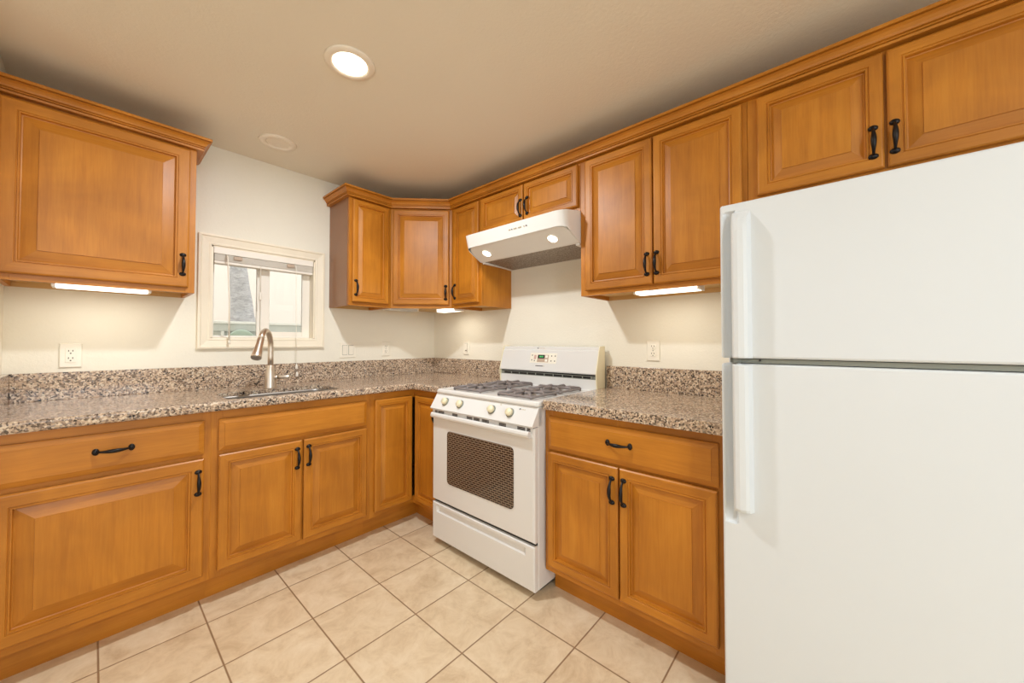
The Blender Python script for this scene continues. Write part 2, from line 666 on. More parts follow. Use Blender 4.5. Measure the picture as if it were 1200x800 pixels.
# ------------------------------------------------------------------ outside the window
struct(MB(M['earth']).box(-6, 4, .12, 8, -.30, -.20), 'ground')
struct(MB(M['stucco']).box(-6, 4, 4.2, 4.4, -.20, 5.0), 'wall_neighbor')
fe = thing('fence', 'low grey-green board fence with white cap rail outside the window', 'fence', (-1.0, 1.0, -.2))
LF = local(fe)
MB(M['fencewhite']).box(-3.4, 1.2, .985, 1.045, 1.310, 1.332, .003).move(LF).build('cap_rail', fe, 'white cap rail')
MB(M['fence']).box(-3.4, 1.2, .995, 1.030, 1.250, 1.308, .003).move(LF).build('top_rail', fe)
mb = MB(M['fence'])
for k in range(31):
    x = -3.4 + k * .15
    mb.box(x, x + .146, 1.012, 1.030, -.2, 1.25, .002)
mb.move(LF).build('board_panel', fe)
for x in (-1.34, -.56, -2.5, .4):
    MB(M['fencewhite']).box(x - .010, x + .010, .990, 1.012, -.2, 1.25, .002).move(LF).build('post', fe, 'thin white post')
ho = MB(M['coil']).lathe([(.075, 0), (.092, 0), (.098, .006), (.098, .02), (.092, .026), (.075, .026), (.070, .02), (.070, .006)], (-1.222, .952, 1.165), (0, 1, 0.12), 36)
hb = ho.build('hose_coil')
hb['label'] = 'pale green round coil hung on the grey-green fence outside'
hb['category'] = 'hose'
tk = MB(M['bark'])
rings = []
for k in range(25):
    z = -.2 + k * .14
    cx = -0.945 + (z - 1.4) * -.07
    r = (.118 - .045 * (z - 1.4) / .6) if z > .8 else .163
    r = max(r, .05) * (1 + .035 * (k % 2))
    rings.append([(cx + r * math.cos(2 * PI * i / 20), 2.2 + r * math.sin(2 * PI * i / 20), z) for i in range(20)])
tk.loft(rings, smooth=True)
tr = tk.build('palm_trunk')
tr['label'] = 'grey ringed tree trunk standing behind the fence outside the window'
tr['category'] = 'tree'

# ------------------------------------------------------------------ cabinets
BD = 0.623          # base face frame plane
UD = 0.300          # wall cabinet face frame plane
ZB, ZT = 1.406, 2.142
HANDLE = None


def handle(root_part, x, z, y, vertical=True):
    """arched bronze pull with fan-shaped feet, on a face at y that looks towards -y"""
    mb = MB(M['black'])
    N = 14
    pts, rad = [], []
    for k in range(N + 1):
        t = -1 + 2 * k / N
        s_ = t * .046
        out = -.004 - .021 * (1 - abs(t) ** 2.4)
        pts.append((0, out, s_))
        rad.append(.0036 + .0042 * math.cos(t * PI / 2) ** 2)
    mb.tube(pts, rad, 10)
    for sg in (-1, 1):
        c = (0, 0, sg * .046)
        rings = []
        for q in range(5):
            a = q / 4 * PI / 2
            rr_ = math.cos(a)
            rings.append([(0.0132 * rr_ * math.cos(2 * PI * i / 14), -.0085 * math.sin(a), c[2] + sg * .001 + 0.0100 * rr_ * math.sin(2 * PI * i / 14)) for i in range(14)])
        rings[-1] = [(p[0] * 1 + .0006 * math.cos(2 * PI * i / 14), p[1], p[2] + .0006 * math.sin(2 * PI * i / 14)) for i, p in enumerate(rings[-1])]
        mb.loft(rings, smooth=True)
    m = Matrix.Translation((x, y, z))
    if not vertical:
        m = m @ Matrix.Rotation(R(90), 4, 'Y')
    mb.move(m)
    return mb.build('handle', root_part, 'dark bronze arched pull')


def door(root, x0, x1, z0, z1, hand=None, y=-.021, fm=None, name='door'):
    """mitred raised-panel door, hand = (x, z) of the pull"""
    wd, hd = x1 - x0, z1 - z0
    big = min(wd, hd) > .45
    sm = min(wd, hd) < .27
    st = .052 if big else (.036 if sm else .043)
    bv = .040 if big else (.024 if sm else .030)
    prof = [(0, .0045), (.004, .0008), (.007, 0), (st - .010, 0), (st - .0085, .0030), (st - .0065, .0030), (st - .005, .0006), (st - .001, .0006), (st + .001, .0120), (st + .0045, .0132),
            (st + .006 + bv, .0040), (st + .0066 + bv, .0010)]
    mb = MB(M['wv'], M['wh'])
    mb.rings_front([(x0 + i, x1 - i, z0 + i, z1 - i, y + d) for i, d in prof], y + .0195, (0, 1), 0)
    if fm is not None:
        mb.move(fm)
    o = mb.build(name, root)
    if hand:
        h = handle(o, hand[0], hand[1], y)
        if fm is not None:
            h.data.transform(fm)
    return o


def drawer(root, x0, x1, z0, z1, hand=None, y=-.021, name='drawer'):
    prof = [(0, .0105), (.002, .0090), (.020, .0022), (.0205, 0)]
    mb = MB(M['wh'])
    mb.rings_front([(x0 + i, x1 - i, z0 + i, z1 - i, y + d) for i, d in prof], y + .0195)
    o = mb.build(name, root)
    if hand:
        handle(o, hand[0], hand[1], y, False)
    return o


def face_frame(root, W, z0, z1, stiles, rails):
    """stiles: (x0,x1); rails: (x0,x1,z0,z1)"""
    mb = MB(M['wv'], M['wh'])
    for a, b in stiles:
        mb.box(a, b, 0, .019, z0, z1, .0008, 0, 1)
    for a, b, c, d in rails:
        mb.box(a, b, .0006, .0184, c, d, 0, 1)
    return mb.build('face_frame', root)


def carcass(root, W, D, z0, z1, top=True, bottom_z=None):
    mb = MB(M['wv'], M['inside'])
    b = z0 if bottom_z is None else bottom_z
    mb.box(0, .016, .019, D, z0, z1)
    mb.box(W - .016, W, .019, D, z0, z1)
    mb.box(.016, W - .016, .019, D, b, b + .016, 0, 1)
    mb.box(.016, W - .016, D - .008, D, z0, z1, 0, 1)
    if top:
        mb.box(.016, W - .016, .019, D, z1 - .016, z1, 0, 1)
    return mb.build('carcass', root)


def toe_kick(root, W, x0=0.0):
    return MB(M['wh']).box(x0, W, .075, .090, 0.0, .114).build('toe_kick', root)


# --- base cabinet at the partition wall (one wide drawer over one wide door)
X0 = -2.288
c = thing('base_cabinet', 'maple base cabinet of one drawer over a single wide door, beside the sink cabinet', 'cabinet', (X0, -BD, 0), 0, 'maple base cabinets under the granite tops')
W = -1.674 - X0
carcass(c, W, .605, .114, .853, False)
face_frame(c, W, .114, .853, [(0, .05), (W - .032, W)], [(.05, W - .032, .802, .853), (.05, W - .032, .640, .690), (.05, W - .032, .114, .160)])
toe_kick(c, W)
L_ = lambda x: x - X0
drawer(c, L_(-2.250), L_(-1.699), .672, .818, (L_(-1.969), .752))
door(c, L_(-2.250), L_(-1.699), .146, .653, (L_(-1.719), .554))

# --- sink base
X0 = -1.674
c = thing('sink_base_cabinet', 'wide maple sink base cabinet with a false drawer front over two doors', 'cabinet', (X0, -BD, 0), 0, 'maple base cabinets under the granite tops')
W = -0.930 - X0
carcass(c, W, .605, .114, .853, False)
face_frame(c, W, .114, .853, [(0, .042), (W - .040, W), (W / 2 - .02, W / 2 + .02)], [(.042, W - .04, .800, .853), (.042, W - .04, .640, .690), (.042, W - .04, .114, .160)])
toe_kick(c, W)
drawer(c, L_(-1.648), L_(-.955), .674, .816, None, name='false_drawer_front')
door(c, L_(-1.648), L_(-1.306), .146, .657, (L_(-1.328), .569))
door(c, L_(-1.296), L_(-.955), .146, .657, (L_(-1.274), .573))

# --- base corner cabinet (two narrow doors meeting in the inside corner)
c = thing('base_corner_cabinet', 'maple base corner cabinet with two narrow doors meeting beside the range', 'cabinet', (-.30, -.30, 0), 0, 'maple base cabinets under the granite tops')
T = local(c)
mb = MB(M['wv'], M['inside'])
mb.box(-.930, -.914, -BD + .019, -.02, .114, .853)
mb.box(-BD + .019, -.02, -.924, -.908, .114, .853)
mb.box(-.914, -.02, -BD + .019, -.02, .114, .130, 0, 1)
mb.box(-BD + .019, -.02, -.908, -BD + .019, .114, .130, 0, 1)
mb.box(-.914, -.02, -.03, -.02, .130, .853, 0, 1)
mb.box(-.03, -.02, -.908, -.03, .130, .853, 0, 1)
mb.move(T).build('carcass', c)
mb = MB(M['wv'], M['wh'])
mb.box(-.930, -.895, -BD, -BD + .019, .114, .853)
mb.box(-.895, -BD, -BD, -BD + .019, .800, .853, 0, 1)
mb.box(-.895, -BD, -BD, -BD + .019, .114, .160, 0, 1)
mb.box(-BD, -BD + .019, -.900, -BD, .800, .853, 0, 1)
mb.box(-BD, -BD + .019, -.900, -BD, .114, .160, 0, 1)
mb.box(-BD, -BD + .019, -.924, -.900, .114, .853)
mb.move(T).build('face_frame', c)
mb = MB(M['wh']).box(-.930, -.533, -.548, -.533, 0, .114).box(-.548, -.533, -.924, -.548, 0, .114)
mb.move(T).build('toe_kick', c)
fmA = T @ Matrix.Translation((-.930, -BD, 0))
door(c, .027, .283, .146, .814, None, fm=fmA)
fmB = T @ Matrix.Translation((-BD, -BD, 0)) @ Matrix.Rotation(R(-90), 4, 'Z')
door(c, .036, .292, .146, .814, (.262, .71), fm=fmB)

# --- base cabinet between range and refrigerator
Y0 = -1.690
c = thing('base_cabinet', 'maple base cabinet of one drawer over two doors, between range and refrigerator', 'cabinet', (-BD, Y0, 0), R(-90), 'maple base cabinets under the granite tops')
W = 2.438 - 1.690
V_ = lambda y: Y0 - y
carcass(c, W, .605, .114, .853, False)
face_frame(c, W, .114, .853, [(0, .04), (W - .042, W), (W / 2 - .02, W / 2 + .02)], [(.04, W - .042, .802, .853), (.04, W - .042, .640, .690), (.04, W - .042, .114, .160)])
toe_kick(c, W)
drawer(c, V_(-1.714), V_(-2.412), .674, .822, (V_(-2.061), .757))
door(c, V_(-1.711), V_(-2.055), .146, .663, (V_(-2.031), .570))
door(c, V_(-2.062), V_(-2.408), .146, .663, (V_(-2.080), .572))

# ------------------------------------------------------------------ wall cabinets
def crown_profile():
    # (outward, height) from the cabinet face
    return [(.000, 2.1275), (.026, 2.1275), (.027, 2.135), (.0215, 2.136), (.0215, 2.139), (.029, 2.140), (.029, 2.143), (.0245, 2.144), (.0245, 2.147), (.031, 2.149), (.034, 2.156), (.041, 2.165), (.050, 2.170), (.044, 2.1715), (.044, 2.1745), (.054, 2.1755), (.054, 2.186), (.051, 2.189), (.000, 2.189)]


def sweep_crown(mb, path, flip=False):
    """path: list of (x, y); outward = right side of travel"""
    P = [Vector((p[0], p[1], 0)) for p in path]
    prof = crown_profile()
    rings = []
    for i, p in enumerate(P):
        def nrm(a, b):
            d = (b - a).normalized()
            return Vector((d.y, -d.x, 0))
        if i == 0:
            o = nrm(P[0], P[1])
        elif i == len(P) - 1:
            o = nrm(P[-2], P[-1])
        else:
            n1, n2 = nrm(P[i - 1], p), nrm(p, P[i + 1])
            o = (n1 + n2) / (1 + n1.dot(n2))
        rings.append([(p.x + o.x * q[0], p.y + o.y * q[0], q[1]) for q in prof])
    mb.loft(rings)
    return mb


UG = 'maple wall cabinets'


def wall_cab(label, loc, rz, W, z0, z1, D=.300, mid=True, lft=.026, rgt=.026, name='wall_cabinet'):
    c = thing(name, label, 'cabinet', loc, rz, UG)
    carcass(c, W, D - .002, z0 - loc[2], z1 - loc[2], True, z0 - loc[2] + .022)
    st = [(0, lft + .012), (W - rgt - .012, W)]
    if mid:
        st.append((W / 2 - .02, W / 2 + .02))
    a, b = st[0][1], st[1][0]
    face_frame(c, W, z0 - loc[2], z1 - loc[2], st, [(a, b, z0 - loc[2], z0 - loc[2] + .038), (a, b, z1 - loc[2] - .042, z1 - loc[2])])
    return c


zd0, zd1 = 1.431 - ZB, 2.116 - ZB
X0 = -2.288
c = wall_cab('maple wall cabinet with one wide door, standing alone beside the window', (X0, -UD, ZB), 0, -1.695 - X0, ZB, ZT, mid=False)
door(c, L_(-2.282), L_(-1.721), zd0, zd1, (L_(-1.743), 1.541 - ZB))
mb = sweep_crown(MB(M['wh']), [(X0, -UD), (-1.695, -UD), (-1.695, -.004)])
mb.move(Matrix.Translation((-X0, UD, -ZB))).build('crown_molding', c)

X0 = -0.915
c = wall_cab('narrow maple wall cabinet facing the room just past the window', (X0, -UD, ZB), 0, .305, ZB, ZT, mid=False)
door(c, L_(-.896), L_(-.634), zd0, zd1, (L_(-.875), 1.524 - ZB))
MB(M['side_brown']).box(-.003, -.0002, .019, .298, 0, ZT - ZB).build('end_panel', c, 'darker brown side')  # thin sheet makes this side browner and darker than the maple

# diagonal corner cabinet
c = thing('wall_corner_cabinet', 'diagonal maple corner wall cabinet set between the two narrow ones', 'cabinet', (-.610, -UD, ZB), R(-45), UG)
DW = .310 * math.sqrt(2)
inv = c.matrix_world.inverted()
mb = MB(M['inside'], M['wv'])
poly = [(-.6095, -.30 + .0), (-.30, -.6095), (-.002, -.6095), (-.002, -.002), (-.6095, -.002)]
off = .019 / math.sqrt(2)
poly[0] = (-.6095 + off, -.30 + off)
poly[1] = (-.30 + off, -.6095 + off)
mb.prism(poly, 'z', ZB + .022, ZB + .038)
mb.prism(poly, 'z', ZT - .016, ZT)
mb.box(-.6095, -.600, -.288, -.002, ZB, ZT, 0, 1)
mb.box(-.288, -.002, -.6095, -.600, ZB, ZT, 0, 1)
mb.move(inv).build('carcass', c)
face_frame(c, DW, 0, ZT - ZB, [(0, .035), (DW - .035, DW)], [(.035, DW - .035, 0, .038), (.035, DW - .035, ZT - ZB - .042, ZT - ZB)])
door(c, .020, DW - .020, zd0, zd1, (DW - .042, 1.518 - ZB))

Y0 = -.610
c = wall_cab('narrow maple wall cabinet directly beside the range hood', (-UD, Y0, ZB), R(-90), .315, ZB, ZT, mid=False)
door(c, V_(-.646), V_(-.906), zd0, zd1, (V_(-.669), 1.521 - ZB))
Y0 = -.926
ZH = 1.868
c = wall_cab('short maple wall cabinet with two doors above the range hood', (-UD, Y0, ZH), R(-90), 1.688 - .926, ZH, ZT)
door(c, V_(-.934), V_(-1.297), 1.890 - ZH, zd1 + ZB - ZH, (V_(-1.281), 1.975 - ZH))
door(c, V_(-1.305), V_(-1.678), 1.890 - ZH, zd1 + ZB - ZH, (V_(-1.333), 1.978 - ZH))
Y0 = -1.689
c = wall_cab('tall two-door maple wall cabinet between the range hood and refrigerator', (-UD, Y0, ZB), R(-90), 2.4535 - 1.689, ZB, ZT, lft=.034)
door(c, V_(-1.724), V_(-2.076), zd0, zd1, (V_(-2.052), 1.525 - ZB))
door(c, V_(-2.083), V_(-2.436), zd0, zd1, (V_(-2.097), 1.526 - ZB))
Y0 = -2.4545
ZF = 1.706
c = wall_cab('short maple wall cabinet with two doors above the white refrigerator', (-UD, Y0, ZF), R(-90), .765, ZF, ZT)
door(c, V_(-2.487), V_(-2.838), 1.733 - ZF, zd1 + ZB - ZF, (V_(-2.812), 1.823 - ZF))
door(c, V_(-2.846), V_(-3.196), 1.733 - ZF, zd1 + ZB - ZF, (V_(-2.862), 1.825 - ZF))
cr = MB(M['wh'])
P_ = [(-UD, -3.2195), (-UD, -.610), (-.610, -UD), (-.915, -UD), (-.915, -.004)]


def sweep_left(mb, path):
    P = [Vector((p[0], p[1], 0)) for p in path]
    prof = crown_profile()
    rings = []
    for i, p in enumerate(P):
        def nrm(a, b):
            d = (b - a).normalized()
            return Vector((-d.y, d.x, 0))
        if i == 0:
            o = nrm(P[0], P[1])
        elif i == len(P) - 1:
            o = nrm(P[-2], P[-1])
        else:
            n1, n2 = nrm(P[i - 1], p), nrm(p, P[i + 1])
            o = (n1 + n2) / (1 + n1.dot(n2))
        rings.append([(p.x + o.x * q[0], p.y + o.y * q[0], q[1]) for q in prof])
    mb.loft(rings)
    return mb


sweep_left(cr, P_)
o = cr.build('crown_molding')
o['label'] = 'maple crown molding running unbroken along the corner cabinets to above the refrigerator'
o['category'] = 'molding'

# ------------------------------------------------------------------ countertops
CT, CB, CF = 0.8955, 0.8555, 0.660
SPL = 1.022
CM = CB + .020      # the top slab is 2 cm thick, doubled towards the front edge


def slab(mb, outer, holes, z0, z1, bev_test):
    bm = mb.bm
    es = []
    for loop in [outer] + holes:
        v = [bm.verts.new((p[0], p[1], z1)) for p in loop]
        es += [bm.edges.new((v[i], v[(i + 1) % len(v)])) for i in range(len(v))]
    r = bmesh.ops.triangle_fill(bm, edges=es, use_beauty=True, use_dissolve=False)
    fs = [g for g in r['geom'] if isinstance(g, bmesh.types.BMFace)]
    ext = bmesh.ops.extrude_face_region(bm, geom=fs)
    vv = [g for g in ext['geom'] if isinstance(g, bmesh.types.BMVert)]
    for v in vv:
        v.co.z = z0
    bm.normal_update()
    own = set(vv) | {v for f in fs for v in f.verts}
    be = [e for e in bm.edges if e.verts[0] in own and len(e.link_faces) == 2 and abs(e.link_faces[0].normal.dot(e.link_faces[1].normal)) < .5 and abs(e.verts[0].co.z - e.verts[1].co.z) < 1e-6 and bev_test((e.verts[0].co + e.verts[1].co) / 2)]
    bmesh.ops.bevel(bm, geom=be, offset=.011, segments=4, profile=.5, affect='EDGES', clamp_overlap=True)
    return mb


SX0, SX1, SY0, SY1 = -1.612, -1.085, -.600, -.305
ct = thing('countertop', 'long L-shaped speckled granite countertop with the sink cut into it', 'countertop', (-1.2, -.33, CB), 0, 'granite countertops')
T = local(ct)
mb = slab(MB(M['granite']), [(-2.288, -.002), (-2.288, -CF), (-CF, -CF), (-CF, -.9265), (-.002, -.9265), (-.002, -.002)], [rrect(SX0, SX1, SY0, SY1, .05)],
          CM, CT, lambda c: c.z > CM + .001 and ((abs(c.y + CF) < 1e-3 and c.x < -CF + .001) or (abs(c.x + CF) < 1e-3 and c.y < -CF + .001)))
slab(mb, [(-2.288, -.002), (-2.288, -CF), (-CF, -CF), (-CF, -.9265), (-.002, -.9265), (-.002, -.002)], [rrect(SX0 - .026, SX1 + .026, SY0 - .026, SY1 + .026, .06)],
     CB, CM, lambda c: c.z < CB + .001 and ((abs(c.y + CF) < 1e-3 and c.x < -CF + .001) or (abs(c.x + CF) < 1e-3 and c.y < -CF + .001)))
mb.move(T).build('slab', ct)
MB(M['granite']).box(-2.268, -.022, -.021, -.002, CT, SPL, .0015).move(T).build('backsplash', ct)
MB(M['granite']).box(-2.288, -2.268, -CF + .01, -.002, CT, SPL, .0015).move(T).build('backsplash', ct)
MB(M['granite']).box(-.021, -.002, -.9265, -.002, CT, SPL, .0015).move(T).build('backsplash', ct)
ct2 = thing('countertop', 'short speckled granite countertop between the range and the refrigerator', 'countertop', (-.33, -2.06, CB), 0, 'granite countertops')
T = local(ct2)


def rc(p, q, r, n=5):
    return [(p + r * math.cos(R(a)), q + r * math.sin(R(a))) for a in [180 - 90 * k / n for k in range(n + 1)]]


mb = slab(MB(M['granite']), [(-.002, -1.6915)] + [(-CF + .022 - .022 * math.sin(R(a)), -1.6915 - .022 + .022 * math.cos(R(a))) for a in (0, 18, 36, 54, 72, 90)] + [(-CF, -2.440), (-.002, -2.440)],
          [], CB, CT, lambda c: c.x < -CF + .024)
mb.move(T).build('slab', ct2)
MB(M['granite']).box(-.021, -.002, -2.440, -1.6915, CT, SPL, .0015).move(T).build('backsplash', ct2)

# --- sink
sk = thing('kitchen_sink', 'undermounted stainless steel sink below the window', 'sink', ((SX0 + SX1) / 2, (SY0 + SY1) / 2, .66))
T = local(sk)
def ring(x0, x1, y0, y1, r, z):
    return [(p[0], p[1], z) for p in rrect(x0, x1, y0, y1, r)]
g = .004
mb = MB(M['steel'])
mb.loft([ring(SX0 - .02, SX1 + .02, SY0 - .02, SY1 + .02, .06, CM - .0005), ring(SX0 + g, SX1 - g, SY0 + g, SY1 - g, .05, CM - .0005), ring(SX0 + g, SX1 - g, SY0 + g, SY1 - g, .05, CM - .01),
         ring(SX0 + .008, SX1 - .008, SY0 + .008, SY1 - .008, .05, .70), ring(SX0 + .04, SX1 - .04, SY0 + .04, SY1 - .04, .04, .675), ring(SX0 + .05, SX1 - .05, SY0 + .05, SY1 - .05, .04, .672)], caps=False, smooth=True)
bm = mb.bm
bm.verts.ensure_lookup_table()
n_ = len(rrect(0, 1, 0, 1, .1))
bm.faces.new(bm.verts[-n_:])
mb.move(T)
b_ = mb.build('basin', sk)
MB(M['nickel']).lathe([(.045, 0), (.045, .003), (.038, .004), (.034, .001), (.0, .001)], ((SX0 + SX1) / 2, (SY0 + SY1) / 2, .6725), n=24).move(T).build('drain', sk)

# --- faucet
fc = thing('faucet', 'tall brushed nickel gooseneck faucet standing behind the sink', 'faucet', (-1.345, -.252, CT))
MB(M['nickel']).lathe([(.031, 0), (.031, .004), (.030, .010), (.0295, .045), (.0265, .078), (.0195, .112), (.0170, .130), (.0150, .133)], n=28).build('body', fc)
dx, dy = -.5, -.866
pts = [(0, 0, .120), (0, 0, .18), (0, 0, .235)]
rad_ = .095
for k in range(1, 13):
    a = PI * k / 12 * .83
    pts.append((dx * rad_ * (1 - math.cos(a)), dy * rad_ * (1 - math.cos(a)), .235 + rad_ * math.sin(a)))
sp = MB(M['nickel']).tube(pts, .0145, 18).build('spout', fc)
e = Vector(pts[-1])
d_ = (Vector(pts[-1]) - Vector(pts[-2])).normalized()
sh = MB(M['nickel']).lathe([(.0150, -.004), (.0162, .002), (.0175, .040), (.0220, .092), (.0248, .118), (.0240, .123)], e, d_, 24).lathe([(.021, .1222), (.021, .1245)], e, d_, 24).build('spray_head', fc)
side = d_.cross(Vector((dx, dy, 0)).cross(Vector((0, 0, 1)))).normalized()
cb = e + d_ * .055 + (Vector((dx, dy, 0)).normalized() * .8 + Vector((0, -.6, 0))).normalized() * .0165
rings = []
for q in range(5):
    a = q / 4 * PI / 2
    ax1 = d_
    nn = (Vector((dx, dy, 0)).normalized() * .8 + Vector((0, -.6, 0))).normalized()
    ax2 = nn.cross(ax1).normalized()
    rings.append([cb + (ax1 * .019 * math.cos(2 * PI * i / 16) + ax2 * .0085 * math.sin(2 * PI * i / 16)) * math.cos(a) + nn * .005 * math.sin(a) for i in range(16)])
rings[-1] = [p + (ax1 * math.cos(2 * PI * i / 16) + ax2 * math.sin(2 * PI * i / 16)) * .0004 for i, p in enumerate(rings[-1])]
MB(M['dark']).loft(rings, smooth=True).build('spray_button', sh, 'black oval button')
hx, hy = .82, -.57
MB(M['nickel']).tube([(hx * .02, hy * .02, .062), (hx * .040, hy * .040, .063)], .0135, 16).tube([(hx * .040, hy * .040, .063), (hx * .062, hy * .062, .064), (hx * .098, hy * .098, .064), (hx * .101, hy * .101, .064)], [.0130, .0112, .0105, .008], 16).build('lever', fc)

# ------------------------------------------------------------------ gas range (local: x along the wall, y to the wall, front plane at y=0)
RX = -.672
rg = thing('gas_range', 'white freestanding gas range with four grates and an oven door', 'range', (RX, -.9305, 0), R(-90))
RW = .7555
mb = MB(M['white'], M['dark'])
mb.box(0, RW, 0, .642, .035, .862, .004)
mb.box(.03, RW - .03, .05, .60, .0, .035, 0, 1)
mb.box(.006, RW - .006, -.012, .002, .234, .256, 0, 1).box(.006, RW - .006, -.027, .002, .7715, .7765, 0, 1)  # dark strips stand in for the shadow in the drawer and door gaps
mb.build('body', rg)
dr = MB(M['white'])
dr.rings_front([(.002, RW - .002, .036, .2385, -.024), (.008, RW - .008, .042, .2335, -.030), (.040, RW - .052, .186, .222, -.030), (.052, RW - .070, .190, .216, -.018)], -.001)
dr.build('storage_drawer', rg)
od = MB(M['white'])
ob = [(.002, RW - .002, .252, .772, -.022), (.010, RW - .010, .260, .764, -.031)]
od.rings_front(ob, -.001)
od_o = od.build('oven_door', rg)
pane = rrect(.1385, .632, .372, .664, .022)
MB(M['oven']).prism(pane, 'y', -.034, -.030).build('oven_window', od_o, 'dark dotted glass')
hb_ = MB(M['white'])
hp = [(-.031, .728), (-.048, .727), (-.056, .732), (-.059, .742), (-.057, .752), (-.050, .758), (-.043, .757), (-.040, .750), (-.031, .747)]
hb_.prism(hp, 'x', .018, RW - .016)
hb_.build('door_handle', od_o)
vt = MB(M['white'], M['slot'])
vt.box(.006, RW - .006, -.034, -.030, .752, .7725, .001)
for a, b in ((.030, .052), (.058, .112), (.184, .228), (.304, .347), (.358, .401), (.420, .470), (.540, .586), (.658, .704), (.716, .735)):
    for z in (.7555, .7605, .7655):
        vt.box(a, b, -.0352, -.033, z, z + .0035, 0, 1)
vt.build('vent_strip', od_o, 'strip of dark slots')
cp = MB(M['white'])
cp.prism([(.004, .8605), (-.047, .7815), (-.044, .776), (.03, .776), (.03, .8605)], 'x', 0, RW)
cp_o = cp.build('control_panel', rg)
mb = MB(M['print'], M['faint'])
nrm = Vector((0, -.840, .542))
tan = Vector((0, -.542, -.840))
def on_panel(x, t, dx_, dt, mi):
    # small printed marks lying on the sloped panel
    p0 = Vector((x, .004, .8605)) + tan * t + nrm * .0004
    v = [p0, p0 + Vector((dx_, 0, 0)), p0 + Vector((dx_, 0, 0)) + tan * dt, p0 + tan * dt]
    q = [a + nrm * .0004 for a in v]
    mb.loft([v, q], mi)
on_panel(.648, .016, .008, .007, 0)
for k in range(3):
    on_panel(.660 + k * .009, .018, .006, .004, 1)
mb.build('logo_lettering', cp_o)
mb = MB(M['print'], M['faint'])
on_panel(.520, .010, .008, .005, 1)
mb.build('indicator_mark', cp_o)
for x in (.109, .236, .477, .600):
    o_ = Vector((x, .004, .8605)) + tan * .046
    k_ = MB(M['gasket'], M['almond']).lathe([(.0235, .0), (.0235, .003), (.0195, .004)], o_, nrm, 28).lathe([(.0195, .003), (.0185, .017), (.0165, .021), (.001, .0215)], o_, nrm, 28, 1)
    u = nrm.cross(tan)
    k_.build('knob', rg, 'almond knob with grey skirt')
ck = MB(M['white'])
def rr3(x0, x1, y0, y1, r, z):
    return [(p[0], p[1], z) for p in rrect(x0, x1, y0, y1, r, 4)]
ck.loft([rr3(0, RW, -.004, .560, .014, .864), rr3(-.001, RW + .001, -.006, .560, .016, .872), rr3(0, RW, -.004, .560, .016, .882), rr3(.006, RW - .006, .004, .555, .018, .887),
         rr3(.030, RW - .030, .030, .545, .02, .887), rr3(.036, RW - .036, .038, .540, .02, .884)], smooth=False)
ck.build('cooktop', rg)
for bx, by in ((.215, .150), (.215, .395), (.567, .150), (.567, .395)):
    MB(M['burner'], M['iron']).lathe([(.050, 0), (.046, .006), (.034, .012)], (bx, by, .8835), n=28).lathe([(.032, .012), (.034, .016), (.030, .021), (.002, .022)], (bx, by, .8835), n=28, mi=1).build('burner', rg, 'grey burner with round cap')
    gm = MB(M['iron'])
    hx_, hy_ = .113, .110
    zt = .906
    def bar(p, q, w_=.0062, drop=.010):
        gm.tube([p, q], w_, 8)
    # low outer frame with rounded bars, raised fingers and feet
    fr_ = rrect(bx - hx_, bx + hx_, by - hy_, by + hy_, .02, 3)
    fr3 = [(p[0], p[1], zt - .010) for p in fr_]
    gm.tube(fr3 + [fr3[0], fr3[1]], 0.0066, 8)
    for sx_, sy_ in ((1, 0), (-1, 0), (0, 1), (0, -1)):
        gm.tube([(bx + sx_ * hx_, by + sy_ * hy_, zt - .010), (bx + sx_ * hx_ * .88, by + sy_ * hy_ * .88, zt), (bx + sx_ * .052, by + sy_ * .052, zt), (bx + sx_ * .024, by + sy_ * .024, zt - .002)], [.0085, .0085, .0078, .006], 8)
    for sx_, sy_ in ((1, 1), (-1, 1), (1, -1), (-1, -1)):
        gm.tube([(bx + sx_ * (hx_ - .008), by + sy_ * (hy_ - .008), zt - .009), (bx + sx_ * hx_ * .55, by + sy_ * hy_ * .55, zt - .001), (bx + sx_ * .045, by + sy_ * .045, zt - .002)], [.0092, .0085, .006], 8)
        gm.tube([(bx + sx_ * (hx_ - .006), by + sy_ * (hy_ - .006), .8842), (bx + sx_ * (hx_ - .006), by + sy_ * (hy_ - .006), zt - .008)], .0062, 8)
    gm.build('grate', rg, 'grey cast iron burner grate')
# backguard
bg = MB(M['white'], M['almond'])
bg.prism([(.550, .878), (.550, .944), (.592, .947), (.592, .972), (.544, .974), (.541, .980), (.577, 1.108), (.586, 1.112), (.590, 1.132), (.640, 1.134), (.640, .878)], 'x', .006, RW - .006)
for x0, x1 in ((0, .006), (RW - .006, RW)):
    bg.prism([(.548, .876), (.539, .978), (.575, 1.110), (.586, 1.136), (.642, 1.138), (.642, .862), (.548, .862)], 'x', x0, x1, 1)
bg_o = bg.build('backguard', rg)
mb = MB(M['dark'], M['gasket'])
mb.box(.007, RW - .007, .556, .592, .9455, .972, 0, 0)
n10 = 10
for k in range(n10 + 1):
    x = .030 + k * (RW - .060) / n10
    mb.box(x - .003, x + .003, .5535, .557, .9465, .9625, 0, 1)
mb.box(.007, RW - .007, .5535, .557, .9445, .948, 0, 1).box(.007, RW - .007, .5535, .557, .961, .9645, 0, 1)
mb.box(.007, .030, .5535, .557, .948, .961, 0, 1).box(RW - .045, RW - .007, .5535, .557, .948, .961, 0, 1)
mb.build('oven_vent', bg_o, 'black slotted vent')
bn = Vector((0, -.963, .271))
bt = Vector((0, -.271, -.963))
def on_guard(mb, x, t, dx_, dt, mi, h=.0008):
    p0 = Vector((x, .577, 1.108)) + bt * t
    v = [p0, p0 + Vector((dx_, 0, 0)), p0 + Vector((dx_, 0, 0)) + bt * dt, p0 + bt * dt]
    q = [a + bn * h for a in v]
    return mb.loft([v, q], mi)
